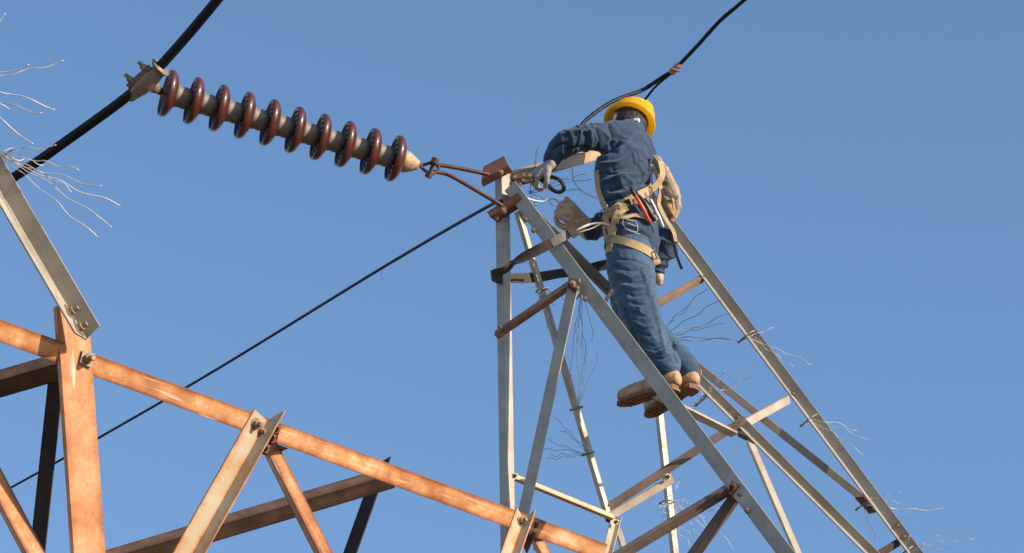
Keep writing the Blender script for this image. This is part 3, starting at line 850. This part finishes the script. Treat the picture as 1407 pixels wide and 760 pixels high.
# trousers
bm = bmesh.new()
chain(bm, [(868, 316, 17.46), (867, 340, 17.43), (868, 358, 17.40)], [.112, .118, .105], LM, 1.12)
chain(bm, [(864, 344, 17.40), (867, 375, 17.29), (874, 412, 17.18), (883, 440, 17.11), (896, 470, 17.05), (908, 492, 17.0), (914, 501, 16.96)], [.112, .112, .099, .091, .082, .076, .075])
chain(bm, [(876, 344, 17.48), (866, 390, 17.42), (868, 428, 17.30), (886, 452, 17.24), (916, 478, 17.15), (935, 497, 17.08), (942, 505, 17.05)], [.10, .098, .088, .082, .072, .066, .064])
ft = folds((P(868, 345, 17.4) - P(908, 495, 17.0)).normalized(), 15, 8, .006, 14)
TL = [(-.011, 2.2, [(842, 366), (864, 372), (894, 370)]), (.011, 2.8, [(844, 374), (866, 381), (898, 378)]), (-.011, 2.0, [(848, 382), (868, 389), (892, 388)]),
      (.010, 2.6, [(852, 392), (874, 397), (902, 392)]), (-.010, 2.0, [(852, 400), (872, 407), (898, 404)]), (-.010, 2.0, [(862, 414), (884, 420), (904, 414)]),
      (.012, 3.0, [(882, 372), (896, 410), (904, 440), (914, 482)]), (-.014, 2.4, [(858, 424), (866, 446), (876, 472)]), (-.010, 2.0, [(872, 430), (888, 436), (906, 430)]),
      (.010, 2.4, [(870, 442), (886, 450), (908, 446)]), (-.010, 2.0, [(876, 456), (892, 462), (912, 458)]), (-.011, 1.9, [(882, 470), (898, 476), (918, 472)]),
      (.011, 2.4, [(884, 480), (900, 486), (922, 480)]), (-.011, 1.8, [(888, 488), (906, 493), (926, 488)]), (-.012, 2.2, [(924, 470), (926, 484), (930, 500)]),
      (-.010, 2.0, [(850, 356), (870, 358), (890, 366)]), (-.009, 1.8, [(844, 436), (852, 446), (864, 450)])]
ft = creased(ft, TL, 17.5, .72)
trous, BVT = fuse('trousers', bm, TROUM, .006, 5, ft, person)
# boots
def boot(ankle, heel, toe, label):
    f = (toe - heel); L = f.length; f.normalize()
    u = (ZZ - f * ZZ.dot(f)).normalized(); s = f.cross(u)
    bm = bmesh.new()
    cpt = [heel + f * .03 + u * .05, heel + f * .07 + u * .055, heel + f * .14 + u * .055, heel + f * .20 + u * .045, heel + f * (L - .05) + u * .042]
    chain(bm, cpt, [.047, .05, .049, .047, .044], s, 1.0)
    chain(bm, [heel + f * .055 + u * .055, heel.lerp(ankle, .0) + f * .065 + u * .10, ankle], [.050, .053, .046])
    chain(bm, [heel + f * .09 + u * .10, heel + f * .155 + u * .072], [.040, .036])
    low = heel + u * .016
    for v in bm.verts:
        h = (v.co - low).dot(u)
        if h < 0: v.co -= u * h
    wr = folds(f, 22, 9, .0035, 5)
    bt, _ = fuse('boot', bm, LEATH, .006, 3, wr, person, heel)
    # sole: outline with waist, raised heel and lugs
    outl = [(0, 0), (.006, .024), (.02, .035), (.06, .037), (.12, .033), (.17, .039), (.22, .042), (L - .05, .039), (L - .018, .026), (L - .004, .012), (L, 0)]
    poly = [heel + f * a + s * b for a, b in outl] + [heel + f * a - s * b for a, b in reversed(outl[1:-1])]
    bm = plate_bm([p + u * .002 for p in poly], u, .014)
    hl = [(-.004, 0), (0, .028), (.025, .040), (.075, .039), (.078, 0)]
    hp = [heel + f * a + s * b for a, b in hl] + [heel + f * a - s * b for a, b in reversed(hl[1:-1])]
    b2 = plate_bm([p - u * .012 for p in hp], u, .0135)
    tmp = bpy.data.meshes.new('t'); b2.to_mesh(tmp); b2.free(); bm.from_mesh(tmp); bpy.data.meshes.remove(tmp)
    for r in range(10):
        a = .10 + r * (L - .13) / 10
        hw = .030 if a < .15 else .036
        for sd in (-1, 1):
            box(bm, heel + f * a + s * sd * hw * .5 - u * .001, f * .0055, s * (hw * .42), u * .0025)
    bmesh.ops.recalc_face_normals(bm, faces=bm.faces[:])
    obj('sole', bm, SOLE, bt)
    return bt
boot(P(910, 494, 17.0), P(929, 533, 16.88), P(849, 559, 17.14), 'left')
boot(P(938, 500, 17.08), P(954, 531, 16.98), P(888, 575, 17.27), 'right')
# gloves: palm, four unequal fingers and a thumb
def hand(name, wrist, knuck, palm_n, curl, mat, thumb_side, cuff=None, size=1., label=None):
    f = (knuck - wrist).normalized(); s = f.cross(palm_n).normalized(); pn = s.cross(f).normalized()
    bm = bmesh.new()
    W = .040 * size
    L = .095 * size
    kn = wrist + f * L
    for q in (-.75, -.25, .25, .75):
        chain(bm, [wrist + s * q * W * .6, wrist + f * L * .55 + s * q * W * .85, kn + s * q * W], [.020 * size, .020 * size, .0155 * size], sides=10, sub=3)
    for q, ln, cu in ((-.95, .062, .9), (-.32, .074, 1.), (.32, .080, 1.05), (.95, .070, 1.1)):
        p = kn + s * q * W * .95; d = f.copy(); pts = [p - f * .01, p]
        a = 0
        for seg, fr in enumerate((.42, .32, .26)):
            a += curl * cu * (1., 1.1, .8)[seg]
            d = f * math.cos(a) + pn * math.sin(a)
            p = p + d * ln * size * fr * 1.15
            pts.append(p)
        chain(bm, pts, [.0135 * size, .0135 * size, .0125 * size, .0115 * size, .0095 * size], sides=10, sub=3)
    ts = thumb_side
    b = wrist + f * L * .28 + s * ts * W * .9
    chain(bm, [b, b + (s * ts * .7 + f * .6 + pn * .35).normalized() * .032 * size, b + (s * ts * .55 + f * .75 + pn * .55).normalized() * .066 * size, b + (s * ts * .25 + f * .85 + pn * .75).normalized() * .088 * size],
          [.0175 * size, .0155 * size, .0135 * size, .0105 * size], sides=10, sub=3)
    if cuff:
        chain(bm, [wrist + f * .02] + cuff[0], [.030 * size] + cuff[1], sides=14, sub=4)
    wr = folds(f, 40, 20, .002, 2)
    return fuse(name, bm, mat, .0045, 3, wr, person, wrist, label=label)[0]
hand('glove', P(757, 225, 17.60), P(737, 240, 17.60), cv(.35, -.75, -.35).normalized(), .7, GLOVEG, 1, label='grey glove gripping the beam at the peak')
hand('glove', P(800, 308, 17.72), P(779, 290, 17.68), cv(-.3, .35, -.8).normalized(), .85, GLOVE, 1, ([P(800, 306, 17.72), P(808, 316, 17.74)], [.042, .050]), 1.12, label='beige gauntlet glove held out at waist height')
# helmet
bm = bmesh.new()
def ring_r(a, r):                   # a little longer front to back
    return hfw * math.cos(a) * r * 1.12 + hlf * math.sin(a) * r
hp = [(-.006, .098), (-.008, .121), (-.003, .126), (.005, .123), (.012, .113), (.03, .112), (.07, .102), (.10, .082), (.125, .05), (.135, .02), (.136, 0)]
inner = [(.131, 0), (.12, .045), (.096, .077), (.066, .096), (.03, .104), (.004, .104), (-.006, .098)]
rings = []
for h, r in hp + inner:
    if r == 0: rings.append([bm.verts.new(brim_c + hup * h)] * 40)
    else: rings.append([bm.verts.new(brim_c + hup * (h + (.012 if 0 < h and h < .128 and abs(math.sin(2 * math.pi * q / 40)) < .16 and r < .11 and (h, r) in hp else 0)) + ring_r(2 * math.pi * q / 40, r)) for q in range(40)])
for i in range(len(rings) - 1):
    for q in range(40):
        s4 = []
        for x in (rings[i][q], rings[i][(q + 1) % 40], rings[i + 1][(q + 1) % 40], rings[i + 1][q]):
            if x not in s4: s4.append(x)
        if len(s4) > 2: 
            try: bm.faces.new(s4)
            except ValueError: pass
bmesh.ops.remove_doubles(bm, verts=bm.verts[:], dist=1e-5)
bmesh.ops.recalc_face_normals(bm, faces=bm.faces[:])
hat = obj('helmet', bm, HATM, person, brim_c, smooth=True)
bm = bmesh.new()
pts = [brim_c - hup * .012 + ring_r(a * math.pi / 18, .088) for a in range(37)]
ribbon(bm, pts, [(p - brim_c).normalized() for p in pts], .030, .004)
obj('headband', bm, BLACK, hat)
bm = bmesh.new()
pc = P(875, 166, (brim_c - CAM).dot(FW) - .15)
box(bm, pc, (hlf * .8 - hfw * .4).normalized() * .010, hup * .010, (-hfw - hlf * .5).normalized() * .012)
obj('ratchet', bm, WHITEP, hat)
bm = bmesh.new()
chain(bm, [hc - hfw * .028 - hup * .07, hc - hfw * .03 - hup * .02, hc - hfw * .012 + hup * .04], [.06, .083, .088])
hair, BVH_ = fuse('hair', bm, HAIR, .006, 3, lambda co: .004 * noise.noise(co * 60), person)

# ---- harness, laid on the clothes
def cast(px, py, fallback=17.4):
    d = (P(px, py, 10) - CAM).normalized()
    best = None
    for B in (BVJ, BVT):
        h = B.ray_cast(CAM, d)
        if h[0] is not None and (best is None or h[3] < best[3]): best = h
    if best is None: return P(px, py, fallback), -FW
    nn = best[1] if best[1].dot(d) < 0 else -best[1]
    return best[0], nn
def strap(bm, pxs, wpx, thick=.005, lift=.006, fallback=17.4):
    path = catmull([Vector((x, y, 0)) for x, y in pxs], 6)
    hits = [cast(p.x, p.y, fallback) for p in path]
    pts = [h[0] + h[1] * lift for h in hits]; nn = [h[1] for h in hits]
    for _ in range(3):
        pts = [pts[0]] + [(pts[i - 1] + pts[i] * 2 + pts[i + 1]) / 4 for i in range(1, len(pts) - 1)] + [pts[-1]]
        nn = [nn[0]] + [(nn[i - 1] + nn[i] + nn[i + 1]).normalized() for i in range(1, len(nn) - 1)] + [nn[-1]]
    pts = [p - (p - CAM).normalized() * .006 for p in pts]
    nn = [(n_ - FW * .6).normalized() for n_ in nn]
    ribbon(bm, pts, nn, wpx * PX(), thick)
    return pts
bm = bmesh.new()
strap(bm, [(830, 303), (840, 293), (855, 282), (872, 273), (888, 264), (894, 257)], 13)
har = obj('harness', bm, STRAPT, person)
def hpart(name, pxs, wpx, mat=STRAPT, **kw):
    bm = bmesh.new(); strap(bm, pxs, wpx, **kw); return obj(name, bm, mat, har)
hpart('shoulder_strap', [(821, 236), (823, 256), (827, 272), (836, 291)], 8.5)
hpart('leg_strap', [(862, 284), (852, 291), (846, 303), (842, 318), (839, 334), (838, 347)], 10.5)
hpart('leg_strap', [(840, 328), (856, 332), (874, 338), (890, 346), (899, 355), (903, 364)], 12)
hpart('leg_strap', [(872, 276), (884, 282), (893, 292), (900, 304)], 8)
hpart('leg_strap', [(834, 300), (838, 312), (840, 326)], 6)
def ring3(bm, c, r, nrm, rad, sides=8, n=18, sq=1.):
    u = nrm.orthogonal().normalized(); v = nrm.cross(u)
    tube(bm, [c + u * math.cos(2 * math.pi * i / n) * r + v * math.sin(2 * math.pi * i / n) * r * sq for i in range(n + 1)], rad, sides)
bm = bmesh.new()
ring3(bm, cast(832, 296)[0] - FW * .02, .030, cv(.3, .2, 1).normalized(), .0032)
obj('metal_ring', bm, DULL, har, smooth=True)
bm = bmesh.new()
ring3(bm, cast(822, 309)[0] - FW * .02, .020, cv(.5, .1, 1).normalized(), .0035)
obj('metal_ring', bm, DULL, har, smooth=True)
bm = bmesh.new()
for (x, y) in ((872, 268), (862, 279)):
    c, nn = cast(x, y); c = c - FW * .014
    box(bm, c, cv(.8, .4, 0) * .016, cv(-.4, .8, 0) * .014, nn * .005)
obj('buckle', bm, BLACK, har)
hpart('hip_strap', [(846, 296), (858, 300), (872, 296), (886, 300)], 5)
hpart('hip_strap', [(884, 266), (890, 276), (898, 284), (904, 296)], 5, GREYW)
hpart('hip_strap', [(836, 300), (832, 312), (834, 326), (838, 336)], 5)
for (x, y, w_) in ((845, 291, 7), (839, 330, 6), (890, 264, 6), (896, 352, 5)):
    c, nn = cast(x, y); c = c - FW * .016
    bm = bmesh.new()
    u1 = cv(.8, .3, 0).normalized(); u2 = cv(-.3, .8, 0).normalized(); q = w_ * PX()
    for sx in (-1, 1):
        box(bm, c + u1 * q * sx, u1 * .003, u2 * (q + .003), FW * .003)
        box(bm, c + u2 * q * sx, u1 * (q - .003), u2 * .003, FW * .003)
    box(bm, c, u1 * .003, u2 * (q - .003), FW * .003)
    obj('buckle', bm, DULL, har)
# stitching of the back pocket
bm = bmesh.new()
for seg in ([(856, 302), (858, 312), (876, 319), (874, 305)], [(857, 300), (866, 303), (874, 304)], [(858, 314), (868, 318), (878, 322)], [(862, 306), (868, 309), (874, 311)]):
    strap(bm, seg, .9, .001, .002)
obj('pocket_stitching', bm, STITCH, trous)
# ---- things hanging on the harness
pch = thing('tool_pouch', 'lumpy tan leather pouch hanging from the harness behind the worker right side', 'pouch', P(912, 222, 17.7))
bm = bmesh.new()
chain(bm, [(903, 222, 17.72), (913, 240, 17.68), (921, 262, 17.64), (925, 284, 17.62), (922, 302, 17.6)], [.026, .034, .042, .040, .020], sides=14)
chain(bm, [(910, 262, 17.62), (916, 278, 17.58), (921, 292, 17.57)], [.022, .030, .020], sides=12)
fuse('pouch_body', bm, BAG, .006, 3, folds(cv(.4, .9, 0), 26, 10, .006, 6), pch)
for pxs, wd, mt in (([(899, 214, 17.66), (908, 226, 17.62), (919, 246, 17.58), (928, 268, 17.56), (932, 288, 17.56)], 5, GREYW),
                    ([(896, 226, 17.6), (904, 244, 17.57), (908, 262, 17.54), (905, 280, 17.52), (914, 300, 17.5), (925, 318, 17.5), (928, 332, 17.5)], 6, STRAPT),
                    ([(893, 262, 17.5), (903, 253, 17.52), (910, 240, 17.54), (907, 222, 17.6)], 9, STRAPT),
                    ([(912, 258, 17.54), (921, 268, 17.53), (931, 272, 17.55)], 5, BLACK)):
    bm = bmesh.new(); pts = catmull([P(*q) for q in pxs], 5)
    ribbon(bm, pts, [cv(.5, .1, .85).normalized()] * len(pts), wd * PX(), .006)
    obj('pouch_strap', bm, mt, pch)
nb = thing('cloth_bag', 'drooping navy cloth tool bag with a tan tip hung at the worker right hip', 'bag', P(902, 310, 17.55))
bm = bmesh.new()
chain(bm, [(896, 300, 17.56), (908, 322, 17.56), (914, 342, 17.54), (907, 360, 17.52), (903, 374, 17.5)], [.040, .058, .055, .042, .030], sides=16)
fuse('bag_body', bm, JACKM, .007, 3, folds(cv(.2, 1, 0), 26, 10, .018, 11), nb)
bm = bmesh.new()
chain(bm, [(903, 374, 17.5), (905, 382, 17.5), (906, 388, 17.5)], [.027, .026, .018], sides=12)
fuse('bag_tip', bm, GLOVE, .006, 2, None, nb)
bm = bmesh.new()
pts = catmull([P(*q) for q in ((922, 322, 17.48), (928, 345, 17.48), (932, 358, 17.48), (937, 370, 17.48))], 5)
ribbon(bm, pts, [-FW] * len(pts), 4 * PX(), .006)
obj('dangling_strap', bm, BLACK, nb)
pl = thing('pliers', 'red handled pliers tucked in the worker belt', 'pliers', P(875, 272, 17.3))
def dl(x, y): return (cast(x, y)[0] - CAM).length * (P(x, y, 10) - CAM).normalized().dot(FW) - .025
dp = min(dl(878, 275), dl(886, 290), dl(892, 303))
for off, mt in ((0, REDH), (6, BLACK)):
    bm = bmesh.new()
    tube(bm, catmull([P(873 + off * .5, 268, dp), P(880 + off, 280 - off * .2, dp - .01), P(887 + off, 293 - off * .3, dp - .012), P(893 + off * 1.2, 305 - off * .4, dp - .006)], 5), [.006] + [.010] * 14 + [.007], 10, round_caps=True)
    obj('handle', bm, mt, pl, smooth=True)
bm = bmesh.new()
tube(bm, [P(873, 269, dp), P(869, 262, dp), P(866, 257, dp + .01)], [.011, .012, .006], 8)
obj('jaw', bm, BLACK, pl)
sd_ = thing('screwdriver', 'white and steel screwdriver hanging beside the red pliers', 'screwdriver', P(903, 290, 17.4))
ds = min(dl(903, 290), 17.44)
bm = bmesh.new(); tube(bm, [P(900, 287, ds), P(905, 297, ds - .01), P(911, 311, ds - .01)], [.007, .008, .006], 10, round_caps=True)
obj('shaft', bm, WHITEP, sd_, smooth=True)
bm = bmesh.new(); tube(bm, [P(894, 275, ds), P(900, 287, ds)], [.008, .007], 8, round_caps=True)
obj('handle', bm, STEELT, sd_, smooth=True)

# ---- work positioning lanyard round the peak leg
lan = thing('lanyard', 'dark webbing lanyard looped from the worker waist around the grey peak leg', 'lanyard', P(689, 377, 17.05))
def rib(pxs, nrms, widths, mat, name, thick=.006):
    pts = catmull([P(*q) for q in pxs], 8)
    nn = [v.normalized() for v in catmull(nrms, 8)]
    ww = [v.x for v in catmull([Vector((a * PX(), 0, 0)) for a in widths], 8)]
    bm = bmesh.new(); ribbon(bm, pts, nn, ww, thick); return obj(name, bm, mat, lan)
c1 = cv(.1, -.2, 1).normalized(); c2 = cv(.3, .75, .5).normalized(); c3 = cv(-.2, .5, .8).normalized()
rib([(700, 382, 17.26), (688, 384, 17.2), (676, 380, 17.12), (680, 375, 17.06), (693, 371, 17.04), (704, 362, 17.04), (722, 352, 17.03), (742, 342, 17.03), (762, 332, 17.05)],
    [cv(1, 0, -.4), cv(0, 0, 1), cv(-1, 0, .3), c1, c1, cv(.45, .75, .35), cv(.2, .3, .9), c1, c1], [13, 13, 12, 11, 10, 11, 13, 14, 13], STRAPB, 'webbing')
rib([(758, 334, 17.045), (772, 326, 17.06), (786, 320, 17.1)], [c1, c1, c1], [11, 12, 11], GREYW, 'adjuster_webbing', .008)
rib([(700, 382, 17.28), (722, 382, 17.40), (745, 380, 17.50), (768, 376, 17.58), (800, 372, 17.66), (822, 366, 17.70), (850, 360, 17.70)],
    [cv(.1, .2, 1)] * 7, [13, 14, 14, 13, 13, 14, 14], STRAPB, 'webbing')
bm = bmesh.new()
tube(bm, catmull([P(785, 321, 17.08), P(797, 314, 17.1), P(812, 308, 17.14), P(826, 307, 17.2), P(836, 310, 17.28)], 5), [.009] * 10 + [.006] * 11, 8)
tube(bm, catmull([P(786, 322, 17.08), P(800, 318, 17.1), P(815, 313, 17.14), P(826, 307, 17.2)], 5), .004, 8)
box(bm, P(788, 319, 17.07), cv(.7, .5, 0) * .022, cv(-.5, .7, 0) * .030, FW * .006)
obj('snap_hook', bm, DULL, lan)
bm = bmesh.new()
pts = catmull([P(*q) for q in ((842, 398, 17.0), (834, 410, 16.98), (830, 420, 16.98))], 4)
ribbon(bm, pts, [cv(.5, 0, 1).normalized()] * len(pts), 5 * PX(), .005)
o = obj('strap_end', bm, STRAPB, har)
# black snap hook by the hand
bm = bmesh.new()
tube(bm, catmull([P(742, 246, 17.66), P(752, 243, 17.64), P(764, 245, 17.62), P(773, 252, 17.61), P(774, 261, 17.61), P(767, 264, 17.61), P(758, 260, 17.62), P(751, 253, 17.64), P(744, 248, 17.66)], 6), 3.0 * PX(), 10, round_caps=True)
o = obj('carabiner', bm, BLACK, None, smooth=True)
tag(o, 'black open snap hook hanging under the gloved hand at the peak', 'hook')
# loose wires being worked on
for nm, lb, mt, r_, pxs in (('bonding_wire', 'pale bent wire from the peak to the beige glove', WIRE, .0045, [(703, 256, 17.5), (712, 264, 17.52), (726, 273, 17.56), (744, 277, 17.6), (760, 273, 17.62), (774, 284, 17.64)]),
                            ('hanging_wire', 'thin grey wire drooping from the orange beam to the worker chest', WIRE, .003, [(786, 232, 17.95), (788, 248, 17.9), (796, 260, 17.84), (808, 268, 17.78), (820, 272, 17.72)])):
    bm = bmesh.new(); tube(bm, catmull([P(*q) for q in pxs], 7), r_, 8)
    o = obj(nm, bm, mt, None, smooth=True); tag(o, lb, 'wire')
# rusty connector bolted where the beam starts
cn = thing('wire_clamp', 'rusty bolted wire clamp on the beam beside the peak', 'clamp', P(715, 247, 17.55))
bm = bmesh.new()
tube(bm, [P(702, 246, 17.55), P(716, 243, 17.56), P(730, 240, 17.64), P(738, 239, 17.68)], [.018, .020, .015, .012], 8)
obj('clamp_body', bm, RED, cn)
for x, y in ((707, 243), (720, 247), (727, 241), (713, 252)):
    bolt(cn, P(x, y, 17.53), cv(random.uniform(-.5, .5), -.2, .9).normalized(), .010, 'round', 1.2)
bm = bmesh.new()
tube(bm, [P(709, 252, 17.53), P(722, 250, 17.54), P(735, 246, 17.58)], .012, 7)
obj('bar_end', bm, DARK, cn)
